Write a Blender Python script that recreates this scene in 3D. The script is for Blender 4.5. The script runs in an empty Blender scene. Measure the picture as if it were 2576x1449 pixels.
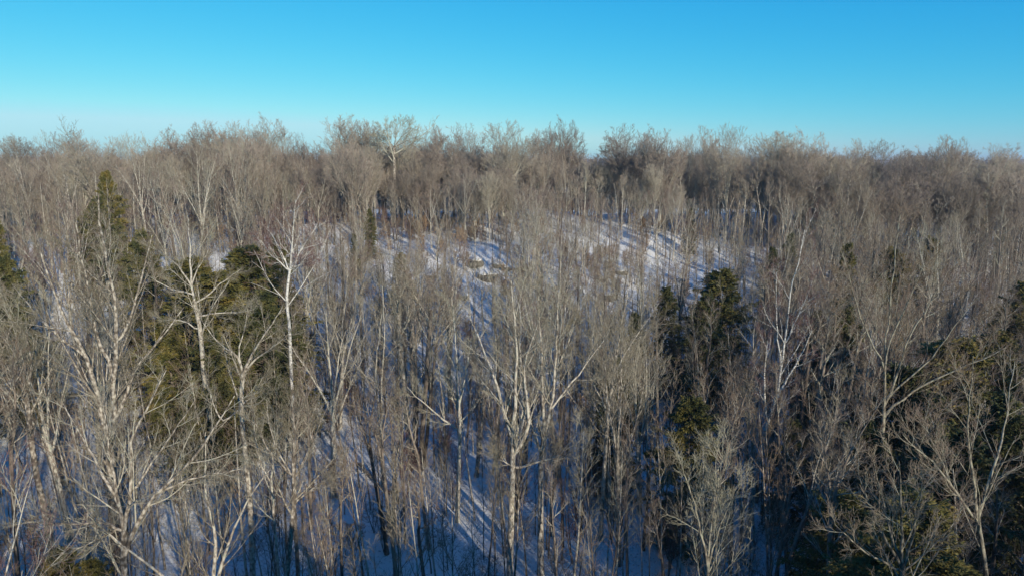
import bpy, math, random
import numpy as np
from mathutils import Vector

R = math.radians
sc = bpy.context.scene
C = sc.collection
rng = np.random.default_rng(7)
random.seed(7)

# ------------------------------------------------------------------ camera
CZ = 30.0                                   # height of the drone above datum
PITCH = 10.5
W, H, F = 2576.0, 1449.0, 1720.0            # pixel frame used for measuring
cam_d = bpy.data.cameras.new('camera'); cam = bpy.data.objects.new('camera', cam_d); C.objects.link(cam)
cam_d.sensor_width = 36; cam_d.lens = 36 * F / W
cam_d.clip_start = 0.1; cam_d.clip_end = 20000
cam.location = (0, 0, CZ); cam.rotation_euler = (R(90 - PITCH), 0, 0)
sc.camera = cam

# ------------------------------------------------------------------ light
SUN_EL, SUN_AZ = 17.5, 31.0                 # sun behind the camera, this many degrees to its right
sd = Vector((math.sin(R(SUN_AZ)) * math.cos(R(SUN_EL)), -math.cos(R(SUN_AZ)) * math.cos(R(SUN_EL)), math.sin(R(SUN_EL))))
sl = bpy.data.lights.new('sun', 'SUN'); sl.energy = 5.0; sl.angle = R(0.5); sl.color = (1.0, 0.925, 0.79)
so = bpy.data.objects.new('sun', sl); C.objects.link(so)
so.rotation_euler = sd.to_track_quat('Z', 'Y').to_euler()
wd = bpy.data.worlds.new('World'); sc.world = wd; wd.use_nodes = True
nt = wd.node_tree; nt.nodes.clear()
sky = nt.nodes.new('ShaderNodeTexSky'); sky.sky_type = 'NISHITA'; sky.sun_disc = False
sky.sun_elevation = R(SUN_EL); sky.sun_rotation = R(180 - SUN_AZ)
sky.air_density = 1.0; sky.dust_density = 0.0; sky.ozone_density = 3.0; sky.altitude = 100
# colour response of the sky: every channel a power curve of the physical sky, as the camera rendered it
STR = 0.10
sep = nt.nodes.new('ShaderNodeSeparateColor'); cmb = nt.nodes.new('ShaderNodeCombineColor')
nt.links.new(sky.outputs[0], sep.inputs[0])
for ch, (ga, gg, mx) in enumerate([(0.86, 2.15, 0.42), (0.845, 0.83, 0.735), (0.875, 0.36, 0.83)]):
    pw = nt.nodes.new('ShaderNodeMath'); pw.operation = 'POWER'; pw.inputs[1].default_value = gg
    ml = nt.nodes.new('ShaderNodeMath'); ml.operation = 'MULTIPLY'; ml.inputs[1].default_value = ga * STR ** gg / STR
    mn = nt.nodes.new('ShaderNodeMath'); mn.operation = 'MINIMUM'; mn.inputs[1].default_value = mx / STR
    nt.links.new(sep.outputs[ch], pw.inputs[0]); nt.links.new(pw.outputs[0], ml.inputs[0]); nt.links.new(ml.outputs[0], mn.inputs[0]); nt.links.new(mn.outputs[0], cmb.inputs[ch])
bg = nt.nodes.new('ShaderNodeBackground'); bg.inputs['Strength'].default_value = STR
wo = nt.nodes.new('ShaderNodeOutputWorld')
nt.links.new(cmb.outputs[0], bg.inputs[0]); nt.links.new(bg.outputs[0], wo.inputs[0])
vs = sc.view_settings; vs.view_transform = 'Standard'; vs.look = 'None'; vs.exposure = 0.2; vs.gamma = 1.0
vs.use_curve_mapping = False

# ------------------------------------------------------------------ helpers
def tag(o, label=None, cat=None, group=None, kind=None):
    if label: o['label'] = label
    if cat: o['category'] = cat
    if group: o['group'] = group
    if kind: o['kind'] = kind
    return o

def norm(a):
    return a / np.maximum(np.linalg.norm(a, axis=-1, keepdims=True), 1e-9)

def make_mesh(name, verts, faces, nside, mats, mat_idx=None, smooth=False):
    me = bpy.data.meshes.new(name)
    nf = len(faces)
    me.vertices.add(len(verts)); me.vertices.foreach_set('co', np.asarray(verts, np.float32).ravel())
    me.loops.add(nf * nside); me.loops.foreach_set('vertex_index', np.asarray(faces, np.int32).ravel())
    me.polygons.add(nf)
    me.polygons.foreach_set('loop_start', np.arange(0, nf * nside, nside, dtype=np.int32))
    for m in mats: me.materials.append(m)
    if mat_idx is not None: me.polygons.foreach_set('material_index', np.asarray(mat_idx, np.int32))
    if smooth: me.polygons.foreach_set('use_smooth', np.ones(nf, bool))
    me.update(calc_edges=True); me.validate()
    return me

def obj(name, me, parent=None, loc=(0, 0, 0), rotz=0.0, scale=1.0, coll=None):
    o = bpy.data.objects.new(name, me); (coll or C).objects.link(o)
    o.location = loc; o.rotation_euler = (0, 0, rotz)
    if scale != 1.0: o.scale = (scale,) * 3
    if parent is not None: o.parent = parent
    return o

# ------------------------------------------------------------------ materials
def new_mat(name):
    m = bpy.data.materials.new(name); m.use_nodes = True
    n = m.node_tree; b = n.nodes['Principled BSDF']
    b.inputs['Roughness'].default_value = 0.85
    if 'Specular IOR Level' in b.inputs: b.inputs['Specular IOR Level'].default_value = 0.2
    return m, n, b

def noise_mat(name, cols, scale=3.0, stretch=(1, 1, 1), detail=3, rand=0.25, bump=0.0, rough=0.85, tint=None):
    """colour ramp over object-space noise, shifted a little for every single object"""
    m, n, b = new_mat(name)
    tc = n.nodes.new('ShaderNodeTexCoord'); mp = n.nodes.new('ShaderNodeMapping'); mp.inputs['Scale'].default_value = stretch
    nz = n.nodes.new('ShaderNodeTexNoise'); nz.inputs['Scale'].default_value = scale; nz.inputs['Detail'].default_value = detail
    oi = n.nodes.new('ShaderNodeObjectInfo')
    ad = n.nodes.new('ShaderNodeMath'); ad.operation = 'MULTIPLY_ADD'; ad.inputs[1].default_value = rand; ad.inputs[2].default_value = -rand / 2
    sm = n.nodes.new('ShaderNodeMath'); sm.operation = 'ADD'
    rp = n.nodes.new('ShaderNodeValToRGB')
    el = rp.color_ramp.elements
    for i, (p, c) in enumerate(cols):
        e = el[i] if i < 2 else el.new(p)
        e.position = p; e.color = (*c, 1)
    L = n.links.new
    L(tc.outputs['Object'], mp.inputs[0]); L(mp.outputs[0], nz.inputs['Vector'])
    L(oi.outputs['Random'], ad.inputs[0]); L(nz.outputs[0], sm.inputs[0]); L(ad.outputs[0], sm.inputs[1])
    L(sm.outputs[0], rp.inputs[0]); L(rp.outputs[0], b.inputs['Base Color'])
    b.inputs['Roughness'].default_value = rough
    if bump:
        bp = n.nodes.new('ShaderNodeBump'); bp.inputs['Strength'].default_value = bump; bp.inputs['Distance'].default_value = 0.03
        L(nz.outputs[0], bp.inputs['Height']); L(bp.outputs[0], b.inputs['Normal'])
    return m

M_bark = noise_mat('grey_bark', [(0.34, (0.10, 0.08, 0.06)), (0.47, (0.27, 0.23, 0.18)), (0.58, (0.47, 0.42, 0.34)), (0.72, (0.36, 0.36, 0.27))], 7.0, (1, 1, 0.6), 6, 0.22, 0.5)
M_limb = noise_mat('lichen_limb', [(0.34, (0.15, 0.125, 0.095)), (0.48, (0.32, 0.28, 0.215)), (0.6, (0.43, 0.39, 0.305)), (0.72, (0.36, 0.37, 0.265))], 8.0, (1, 1, 1), 5, 0.25)
M_twig_grey = noise_mat('grey_twig', [(0.3, (0.18, 0.15, 0.09)), (0.5, (0.27, 0.23, 0.165)), (0.7, (0.33, 0.30, 0.205))], 0.5, (1, 1, 1), 2, 0.35)
M_twig_brown = noise_mat('brown_twig', [(0.3, (0.14, 0.10, 0.06)), (0.5, (0.215, 0.155, 0.115)), (0.7, (0.29, 0.235, 0.165))], 0.5, (1, 1, 1), 2, 0.35)
M_twig_red = noise_mat('red_twig', [(0.3, (0.13, 0.065, 0.058)), (0.5, (0.19, 0.11, 0.095)), (0.7, (0.23, 0.16, 0.13))], 0.5, (1, 1, 1), 2, 0.3)
M_twig_tan = noise_mat('tan_twig', [(0.3, (0.20, 0.155, 0.12)), (0.5, (0.32, 0.265, 0.20)), (0.7, (0.37, 0.32, 0.235))], 0.5, (1, 1, 1), 2, 0.35)
M_twig_rose = noise_mat('rose_twig', [(0.3, (0.21, 0.16, 0.13)), (0.5, (0.33, 0.26, 0.205)), (0.7, (0.40, 0.33, 0.25))], 0.5, (1, 1, 1), 2, 0.35)
M_dark_bark = noise_mat('dark_bark', [(0.30, (0.05, 0.04, 0.032)), (0.5, (0.14, 0.11, 0.085)), (0.7, (0.24, 0.20, 0.155))], 6.0, (1, 1, 0.3), 4, 0.2, 0.5)
M_olive_bark = noise_mat('olive_grey_bark', [(0.34, (0.08, 0.068, 0.05)), (0.47, (0.19, 0.165, 0.12)), (0.58, (0.31, 0.28, 0.21)), (0.72, (0.24, 0.25, 0.17))], 7.0, (1, 1, 0.6), 6, 0.2, 0.5)
M_birch = noise_mat('white_birch_bark', [(0.28, (0.10, 0.085, 0.07)), (0.37, (0.10, 0.085, 0.07)), (0.42, (0.42, 0.40, 0.35)), (0.6, (0.60, 0.57, 0.51))], 5.0, (1, 1, 3.5), 4, 0.06, 0.3)
M_leaf = noise_mat('hemlock_needles', [(0.30, (0.028, 0.036, 0.014)), (0.48, (0.066, 0.070, 0.024)), (0.64, (0.13, 0.11, 0.035))], 1.1, (1, 1, 1), 5, 0.12, 0.0, 0.7)
M_leaf_olive = noise_mat('olive_needles', [(0.30, (0.045, 0.050, 0.015)), (0.48, (0.11, 0.10, 0.027)), (0.64, (0.20, 0.15, 0.04))], 1.1, (1, 1, 1), 5, 0.12, 0.0, 0.7)
M_beech = noise_mat('dry_beech_leaf', [(0.3, (0.22, 0.12, 0.06)), (0.5, (0.36, 0.23, 0.12)), (0.7, (0.46, 0.34, 0.22))], 2.0, (1, 1, 1), 2, 0.2)
M_rock = noise_mat('rock', [(0.35, (0.05, 0.045, 0.035)), (0.5, (0.16, 0.14, 0.10)), (0.65, (0.26, 0.24, 0.18))], 2.0, (1, 1, 1), 5, 0.2, 0.8)

def snow_material(name, dirt=True):
    m, n, b = new_mat(name); L = n.links.new
    tc = n.nodes.new('ShaderNodeTexCoord')
    nz = n.nodes.new('ShaderNodeTexNoise'); nz.inputs['Scale'].default_value = 0.9; nz.inputs['Detail'].default_value = 6
    n2 = n.nodes.new('ShaderNodeTexNoise'); n2.inputs['Scale'].default_value = 6.0; n2.inputs['Detail'].default_value = 4; n2.inputs['Roughness'].default_value = 0.7
    rp = n.nodes.new('ShaderNodeValToRGB')
    rp.color_ramp.elements[0].position = 0.33; rp.color_ramp.elements[0].color = (0.30, 0.24, 0.18, 1)
    rp.color_ramp.elements[1].position = 0.42; rp.color_ramp.elements[1].color = (0.83, 0.80, 0.725, 1)
    L(tc.outputs['Object'], nz.inputs['Vector']); L(tc.outputs['Object'], n2.inputs['Vector'])
    L(n2.outputs[0], rp.inputs[0]); L(rp.outputs[0], b.inputs['Base Color'])
    ad = n.nodes.new('ShaderNodeMath'); ad.operation = 'ADD'
    bp = n.nodes.new('ShaderNodeBump'); bp.inputs['Strength'].default_value = 0.8; bp.inputs['Distance'].default_value = 0.25
    L(nz.outputs[0], ad.inputs[0]); L(n2.outputs[0], ad.inputs[1]); L(ad.outputs[0], bp.inputs['Height']); L(bp.outputs[0], b.inputs['Normal'])
    b.inputs['Roughness'].default_value = 0.7
    return m
M_snow = snow_material('snow')

# ------------------------------------------------------------------ terrain
PY = [-400, -60, 0, 30, 47, 60, 78, 91, 111, 135, 165, 250, 400, 700, 1200, 2200, 6000]
PZ = [-22, -23, -24.5, -24.3, -23, -21.3, -17.8, -15.3, -12.4, -10.7, -12.5, -21.5, -36, -48, -60, -75, -90]
WAVES = [(rng.uniform(0.02, 0.16), rng.uniform(0, 6.28), rng.uniform(0, 6.28)) for _ in range(26)]
def sstep(x, a, b):
    t = np.clip((x - a) / (b - a), 0, 1); return t * t * (3 - 2 * t)
def ground(x, y):
    x = np.asarray(x, float); y = np.asarray(y, float)
    yy = y - 0.10 * x
    z = np.interp(yy, PY, PZ) * 0.5 + 0.25 * np.interp(yy - 6, PY, PZ) + 0.25 * np.interp(yy + 6, PY, PZ)
    # a draw falling away to the right of the knoll
    z = z - 4.2 * sstep(x, 14, 62) * sstep(y, 40, 80) * (1 - sstep(y, 125, 175))
    z = z + 2.2 * (1 - sstep(x, -45, -12)) * (1 - sstep(y, 70, 120)) * sstep(y, 5, 40)
    w = 0
    for k, a, p in WAVES:
        w = w + np.sin((x * math.cos(a) + y * math.sin(a)) * k * 6.28 * 0.7 + p) * 0.022 / k ** 0.9
    far = 1 + 0 * y
    return z + w * 0.55 * far + CZ

def build_ground():
    def axis(lim, near, step0, g):
        v = [0.0]; s = step0
        while v[-1] < lim:
            if v[-1] > near: s *= g
            v.append(v[-1] + s)
        return v
    xp = axis(5000, 110, 1.0, 1.12); xs = np.array(sorted([-a for a in xp[1:]] + xp))
    yp = axis(5000, 190, 1.0, 1.12); yn = axis(400, 60, 1.5, 1.2); ys = np.array(sorted([-a for a in yn[1:]] + yp))
    X, Y = np.meshgrid(xs, ys); Z = ground(X, Y)
    v = np.stack([X, Y, Z], -1).reshape(-1, 3)
    nx, ny = len(xs), len(ys)
    i, j = np.meshgrid(np.arange(nx - 1), np.arange(ny - 1))
    a = (j * nx + i).ravel()
    f = np.stack([a, a + 1, a + nx + 1, a + nx], 1)
    o = obj('snow_ground', make_mesh('snow_ground', v, f, 4, [M_snow], smooth=True)); tag(o, kind='structure')
build_ground()

# distant wooded hills, a rough canopy surface far beyond the ridge
def build_hills():
    m = noise_mat('far_woods', [(0.35, (0.10, 0.075, 0.07)), (0.5, (0.16, 0.12, 0.11)), (0.62, (0.20, 0.15, 0.135)), (0.72, (0.45, 0.45, 0.5))], 0.02, (1, 1, 1), 8, 0.0)
    az = np.linspace(-55, 55, 500); rr = np.concatenate([np.linspace(700, 1500, 14), np.linspace(1560, 3600, 46)])
    A, D = np.meshgrid(np.radians(az), rr)
    X = D * np.sin(A); Y = D * np.cos(A)
    prof = 4 * np.sin(A * 7 + 1) + 5 * np.sin(A * 13.0 + 4) + 3 * np.sin(A * 31) 
    top = (7 + 0.75 * prof) * np.exp(-((D - 2900) / 700.0) ** 2) - 18 * (1 - sstep(D, 1500, 2700)) - 26 * (1 - sstep(D, 700, 1500))
    top = top - 30 * sstep(D, 3100, 3600) + rng.normal(0, 1.4, X.shape)
    v = np.stack([X, Y, top + CZ], -1).reshape(-1, 3)
    nx, ny = len(az), len(rr)
    i, j = np.meshgrid(np.arange(nx - 1), np.arange(ny - 1)); a = (j * nx + i).ravel()
    f = np.stack([a, a + 1, a + nx + 1, a + nx], 1)
    o = obj('hills', make_mesh('hills', v, f, 4, [m])); tag(o, kind='structure')
build_hills()

# ------------------------------------------------------------------ pixel helpers: place things on the real terrain
cp, sp = math.cos(R(PITCH)), math.sin(R(PITCH))
def ray(u, v):
    x = (u - W / 2) / F; y = -(v - H / 2) / F
    return np.array([x, cp + y * sp, -sp + y * cp])
def at(u, v, d):
    r = ray(u, v); k = d / r[1]
    return np.array([0, 0, CZ]) + r * k          # d = distance along the view axis (world y)
def to_px(p):
    q = np.asarray(p, float) - np.array([0, 0, CZ])
    z = q[1] * cp - q[2] * sp; yy = q[1] * sp + q[2] * cp
    return W / 2 + F * q[0] / z, H / 2 - F * yy / z
def on_ground(u, v):
    for d in np.arange(12, 400, 0.25):
        p = at(u, v, d)
        if p[2] <= ground(p[0], p[1]): return p
    return at(u, v, 150)

# ------------------------------------------------------------------ tube meshes and branching
def tubes(batches):
    """batches: list of (P (N,n,3), Rad (N,n), sides, material index) -> verts, quads, idx"""
    V, Q, MI = [], [], []; off = 0
    for P, Rd, s, mi in batches:
        N, n, _ = P.shape
        if N == 0: continue
        T = np.empty_like(P); T[:, 1:-1] = P[:, 2:] - P[:, :-2]; T[:, 0] = P[:, 1] - P[:, 0]; T[:, -1] = P[:, -1] - P[:, -2]
        T = norm(T); D = norm(P[:, -1] - P[:, 0])
        ref = np.where(np.abs(D[:, 2:3]) > 0.8, np.array([[1.0, 0, 0]]), np.array([[0, 0, 1.0]]))
        r = norm(np.cross(D, ref))[:, None, :]
        U = norm(r - (r * T).sum(-1, keepdims=True) * T); Vv = np.cross(T, U)
        a = np.linspace(0, 2 * math.pi, s, endpoint=False) 
        ring = (U[:, :, None, :] * np.cos(a)[None, None, :, None] + Vv[:, :, None, :] * np.sin(a)[None, None, :, None])
        pts = P[:, :, None, :] + ring * Rd[:, :, None, None]
        V.append(pts.reshape(-1, 3))
        b = off + (np.arange(N)[:, None, None] * n + np.arange(n - 1)[None, :, None]) * s
        k = np.arange(s)[None, None, :]; k2 = (k + 1) % s
        q = np.stack([b + k, b + k2, b + s + k2, b + s + k], -1).reshape(-1, 4)
        Q.append(q); MI.append(np.full(len(q), mi)); off += N * n * s
    return np.concatenate(V), np.concatenate(Q), np.concatenate(MI)

def grow(S, D, L, R0, n, wob, trop, g, tip=0.3):
    N = len(S); P = np.empty((N, n, 3)); P[:, 0] = S; d = norm(D); st = (L / (n - 1))[:, None]
    for i in range(1, n):
        d = norm(d + g.normal(0, wob, (N, 3)) + np.array([0, 0, trop]))
        P[:, i] = P[:, i - 1] + d * st
    t = np.linspace(0, 1, n)[None, :]
    return P, R0[:, None] * (1 - (1 - tip) * t)

def spawn(P, Rd, k, t0, t1, amin, amax, lf, rf, g, L=None, lshape=0.6, golden=True, rmax=9):
    """k children on every parent; returns S, D, L, R0"""
    N, n, _ = P.shape
    t = t0 + (t1 - t0) * (np.arange(k)[None, :] + g.uniform(0, 1, (N, k))) / k
    x = t * (n - 1); i = np.minimum(x.astype(int), n - 2); f = (x - i)[..., None]
    ar = np.arange(N)[:, None]
    S = P[ar, i] * (1 - f) + P[ar, i + 1] * f; T = norm(P[ar, i + 1] - P[ar, i])
    Rr = Rd[ar, i] * (1 - f[..., 0]) + Rd[ar, i + 1] * f[..., 0]
    ph = (np.arange(k)[None, :] * 2.4 + g.uniform(0, 6.28, (N, 1)) + g.normal(0, 0.5, (N, k)))
    a = np.radians(g.uniform(amin, amax, (N, k)))
    ref = np.where(np.abs(T[..., 2:3]) > 0.9, np.array([1.0, 0, 0]), np.array([0, 0, 1.0]))
    U = norm(np.cross(T, ref)); V = np.cross(T, U)
    D = T * np.cos(a)[..., None] + (U * np.cos(ph)[..., None] + V * np.sin(ph)[..., None]) * np.sin(a)[..., None]
    if L is None: L = np.linalg.norm(np.diff(P, axis=1), axis=-1).sum(1)
    Lc = L[:, None] * lf * (1 - lshape * (t - t0) / max(1e-6, 1 - t0)) * g.uniform(0.65, 1.2, (N, k))
    R0 = np.minimum(Rr * rf * g.uniform(0.8, 1.1, (N, k)), rmax)
    return S.reshape(-1, 3), D.reshape(-1, 3), Lc.ravel(), R0.ravel()

def clip_env(S, D, L, env, lo):
    """shorten branches so they end inside an ellipsoid (cx, cy, cz, rx, rz)"""
    if env is None: return L
    cx, cy, cz, rx, rz = env; sc3 = np.array([rx, rx, rz]); s = (S - [cx, cy, cz]) / sc3; d = norm(D) / sc3
    A = (d * d).sum(1); B = (s * d).sum(1); Cc = (s * s).sum(1) - 1
    q = np.maximum(B * B - A * Cc, 0); t = (-B + np.sqrt(q)) / A
    return np.maximum(np.minimum(L, np.where(Cc < 0, t, 0)), lo)

def finish_crown(stems, g, lsh=0.45, env=None, kl=8, kb=6, kc=5, kt=4, limb=0.42, ang=(28, 52), trop=0.05, tw=1.0, limbs_extra=None, t0=0.12, limb_mat=0, twig_mat=1):
    """grow limbs, branches, branchlets and twigs from stems (list of (P, Rad)); returns tube batches"""
    out = []; SL = []
    for P, Rd, k, tt in stems:
        S, D, L, R0 = spawn(P, Rd, k, tt, 0.97, ang[0], ang[1], limb, 0.46, g, lshape=lsh)
        SL.append((S, D, L, R0))
    S, D, L, R0 = [np.concatenate(x) for x in zip(*SL)]
    L = np.maximum(clip_env(S, D, L, env, 0.5), 0.5 if env else 0.9)
    P1, R1 = grow(S, D, L, np.maximum(R0, 0.013), 8, 0.065, trop, g, 0.3); out.append((P1, R1, 5, limb_mat))
    if limbs_extra is not None: 
        P1 = np.concatenate([P1, limbs_extra[0]]); R1 = np.concatenate([R1, limbs_extra[1]])
    S, D, L, R0 = spawn(P1, R1, kb, 0.12, 0.97, 18, 42, 0.50, 0.6, g)
    P2, R2 = grow(S, D, np.maximum(clip_env(S, D, L, env, 0.35), 0.35), np.maximum(R0, 0.0085 * tw), 6, 0.07, trop * 1.0, g, 0.45); out.append((P2, R2, 3, limb_mat))
    S, D, L, R0 = spawn(P2, R2, kc, 0.12, 1.0, 18, 42, 0.54, 0.7, g)
    P3, R3 = grow(S, D, np.maximum(clip_env(S, D, L, env, 0.24), 0.24), np.maximum(R0 * 0.9, 0.0054 * tw), 4, 0.08, trop * 0.9, g, 0.7); out.append((P3, R3, 3, twig_mat))
    S, D, L, R0 = spawn(P3, R3, kt, 0.15, 1.0, 15, 42, 0.62, 0.8, g)
    P4, R4 = grow(S, D, np.maximum(clip_env(S, D, L, env, 0.18), 0.18), np.full(len(S), 0.0042 * tw), 3, 0.07, trop * 0.7, g, 0.7); out.append((P4, R4, 3, twig_mat))
    return out

def mesh_from(name, batches, mats, smooth=True):
    v, q, mi = tubes(batches)
    return make_mesh(name, v, q, 4, mats, mi, smooth)

def hardwood(seed, Ht, style='maple', tw=1.0, dens=1.0, tan=False):
    """one leafless tree with its foot at the origin: (trunk mesh, crown mesh)"""
    g = np.random.default_rng(seed)
    r0 = Ht * g.uniform(0.0095, 0.0135)
    hf = Ht * g.uniform(0.34, 0.55); nl = int(g.integers(3, 6)); spread = (12, 30); limb = 0.42; ang = (28, 50)
    bark, limbm, twig = M_bark, M_limb, M_twig_grey
    if style == 'slim': nl = int(g.integers(1, 3)); spread = (4, 12); limb = 0.32; r0 *= 0.72; hf = Ht * g.uniform(0.5, 0.68); twig = M_twig_brown; bark = M_dark_bark
    if style == 'brown': twig = M_twig_brown
    if style == 'red': twig = M_twig_red; r0 *= 0.8
    if style == 'broad': spread = (22, 42); hf = Ht * g.uniform(0.33, 0.45); nl = 4; limb = 0.5; r0 *= 1.25
    if style == 'birch': bark, limbm, twig = M_birch, M_birch, M_twig_red; nl = int(g.integers(1, 4)); spread = (7, 20); r0 *= 0.75
    if tan: twig = M_twig_rose if style in ('red', 'brown') else M_twig_tan; bark = M_bark
    P0, R0 = grow(np.zeros((1, 3)), np.array([[g.normal(0, .04), g.normal(0, .04), 1.0]]), np.array([hf]), np.array([r0]), 9, 0.025, 0.05, g, 0.72)
    R0[:, 0] *= 1.3
    if nl == 1:
        Sd = P0[:, -1]; Dl = norm(P0[:, -1] - P0[:, -2])
    else:
        ph = np.arange(nl) * 6.283 / nl + g.uniform(0, 6.28) + g.normal(0, 0.3, nl); a = np.radians(g.uniform(*spread, nl)); a[0] *= 0.35
        Sd = np.repeat(P0[:, -1], nl, 0); Sd[1:] -= (P0[:, -1] - P0[:, -2]) * g.uniform(0, 1.6, (nl - 1, 1))
        Dl = np.stack([np.cos(ph) * np.sin(a), np.sin(ph) * np.sin(a), np.cos(a)], 1)
    Ll = (Ht - hf) * g.uniform(0.80, 0.98, nl); Ll[0] = (Ht - hf) * 0.93
    P1, R1 = grow(Sd, Dl, Ll, np.full(nl, r0 * 0.74 / nl ** 0.4), 12, 0.06, 0.02, g, 0.14)
    stems = [(P1, R1, max(5, int(round(8 * dens * (1.6 if nl == 1 else 3.6 / (nl + .6))))) , 0.10)]
    if style != 'birch': stems.append((P0, R0, 4, 0.62))
    else: stems.append((P0, R0, 3, 0.7))
    cb = finish_crown(stems, g, lsh=0.60 if style in ('slim', 'birch') else 0.36, kb=6, kc=5 if tan else 4, kt=4 if tan else 3, limb=limb, ang=ang, tw=tw)
    # scale overshoot back so the tree really is Ht tall
    zmax = max(b[0][..., 2].max() for b in cb); k = Ht / max(zmax, Ht * 0.8)
    tb = [(P0 * k, R0 * k, 9, 0), (P1 * k, R1 * k, 7, 0)]
    cb = [(P * k, r * max(k, 0.85), s, m) for P, r, s, m in cb]
    return mesh_from('trunk', tb, [bark]), mesh_from('crown', cb, [limbm, twig])

def dome(seed, Ht, rad, twig, tw=1.7, low=0.30, nl=11, kl=13, bark=None):
    """old spreading hardwood with a rounded fan crown of fine twigs"""
    g = np.random.default_rng(seed); r0 = Ht * g.uniform(0.011, 0.014); hf = Ht * g.uniform(low, low + 0.1)
    cz = Ht * 0.62; env = (g.normal(0, .3), g.normal(0, .3), cz, rad, Ht - cz)
    P0, R0 = grow(np.zeros((1, 3)), np.array([[g.normal(0, .03), g.normal(0, .03), 1.0]]), np.array([hf]), np.array([r0]), 9, 0.02, 0.05, g, 0.75); R0[:, 0] *= 1.3
    ph = np.arange(nl) * 2.4 + g.normal(0, 0.35, nl); a = np.radians(np.concatenate([[3, 9], g.uniform(8, 30, nl - 2)]))
    Sd = np.repeat(P0[:, -1], nl, 0) - (P0[:, -1] - P0[:, -2]) * np.concatenate([[0], g.uniform(0, 2.2, nl - 1)])[:, None]
    Dl = np.stack([np.cos(ph) * np.sin(a), np.sin(ph) * np.sin(a), np.cos(a)], 1)
    Ll = clip_env(Sd, Dl, np.full(nl, Ht), env, 1.0); Ll = np.where(Ll <= 1.0, Ht * 0.45, Ll) * g.uniform(0.66, 0.82, nl)
    P1, R1 = grow(Sd, Dl, Ll, np.full(nl, r0 * 0.42), 12, 0.05, 0.02, g, 0.2)
    cb = finish_crown([(P1, R1, kl, 0.32)], g, lsh=-0.1, env=env, kb=6, kc=4, kt=4, limb=0.46, ang=(16, 42), trop=0.06, tw=tw)
    k = Ht / np.percentile(cb[-1][0][..., 2], 99.7)
    cb = [(P * k, r, s, m) for P, r, s, m in cb]
    return mesh_from('trunk', [(P0 * k, R0 * k, 8, 0), (P1 * k, R1 * k, 5, 0)], [bark or M_bark]), mesh_from('crown', cb, [M_limb, twig])

def joined(name, t, c):
    """one mesh out of a trunk mesh and a crown mesh"""
    vs_, fs_, mi_, mats, off = [], [], [], [], 0
    for me in (t, c):
        v = np.empty(len(me.vertices) * 3, np.float32); me.vertices.foreach_get('co', v); v = v.reshape(-1, 3)
        f = np.empty(len(me.loops), np.int32); me.loops.foreach_get('vertex_index', f)
        k = np.empty(len(me.polygons), np.int32); me.polygons.foreach_get('material_index', k)
        vs_.append(v); fs_.append(f.reshape(-1, 4) + off); mi_.append(k + len(mats)); off += len(v); mats += list(me.materials)
    return make_mesh(name, np.concatenate(vs_), np.concatenate(fs_), 4, mats, np.concatenate(mi_), True)

def leaf_quads(P, D, L, Wd, g, flat=0.5):
    """small rhombic leaves at P pointing along D"""
    N = len(P); up = np.array([0, 0, 1.0]) * flat + g.normal(0, 1 - flat * 0.6, (N, 3)); D = norm(D)
    S = norm(np.cross(D, up)) * Wd[:, None] * 0.5; E = D * L[:, None]
    V = np.stack([P, P + E * 0.45 + S, P + E, P + E * 0.45 - S], 1).reshape(-1, 3)
    return V, np.arange(N * 4).reshape(-1, 4)

def hemlock(seed, Ht, rad, mat, base=0.05, dens=1.0, bw=0.68, lf=1.0):
    g = np.random.default_rng(seed)
    P0, R0 = grow(np.zeros((1, 3)), np.array([[0, 0, 1.0]]), np.array([Ht]), np.array([Ht * 0.016]), 14, 0.012, 0.05, g, 0.06)
    nb = int(Ht * 21 * dens)
    t = base + (0.985 - base) * (np.arange(nb) + g.uniform(0, 1, nb)) / nb
    x = t * 13; i = np.minimum(x.astype(int), 12); f = (x - i)[:, None]
    S = P0[0, i] * (1 - f) + P0[0, i + 1] * f
    ph = np.arange(nb) * 2.4 + g.normal(0, .5, nb)
    lump = 1 + 0.24 * np.sin(ph * 2 + t * 9 + seed) + 0.20 * np.sin(ph + t * 17 + seed * 2)
    Lb = rad * np.clip((1 - t) / (1 - base), 0, 1) ** bw * g.uniform(0.7, 1.15, nb) * lump + 0.22
    el = np.radians(14 + 34 * t ** 2 + g.normal(0, 11, nb))
    D = np.stack([np.cos(ph) * np.cos(el), np.sin(ph) * np.cos(el), np.sin(el)], 1)
    P1, R1 = grow(S, D, Lb, np.clip(Lb * 0.012, 0.008, 0.05), 7, 0.07, -0.085, g, 0.25)
    # flat sprays: branchlets on both sides
    kb = 13
    S2, D2, L2, R2 = spawn(P1, R1, kb, 0.22, 1.0, 38, 62, 0.38, 0.5, g, lshape=0.6)
    T = np.repeat(norm(P1[:, -1] - P1[:, 0]), kb, 0)
    D2 = norm(D2 * [1, 1, 0.30] + T * 0.25 + np.array([0, 0, -0.10]))
    L2 = np.maximum(L2, 0.25)
    P2, R2 = grow(S2, D2, L2, np.full(len(S2), 0.006), 4, 0.06, -0.05, g, 0.6)
    kl = 16 if lf == 1 else 30
    S3, D3, L3, _ = spawn(P2, R2, kl, 0.05, 1.0, 25, 65, 0.3, 0.5, g)
    D3 = norm(D3 * [1, 1, 0.55] + g.normal(0, 0.14, D3.shape) + [0, 0, -0.1])
    n3 = len(S3)
    S3 = S3 + g.normal(0, 0.02, S3.shape)
    V, Q = leaf_quads(S3, D3, g.uniform(0.13, 0.28, n3) * lf, g.uniform(0.06, 0.11, n3) * lf, g, 0.6)
    bm = mesh_from('trunk', [(P0, R0, 8, 0), (P1, R1, 4, 0)], [M_dark_bark])
    lm = make_mesh('foliage', V, Q, 4, [mat])
    return bm, lm

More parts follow.
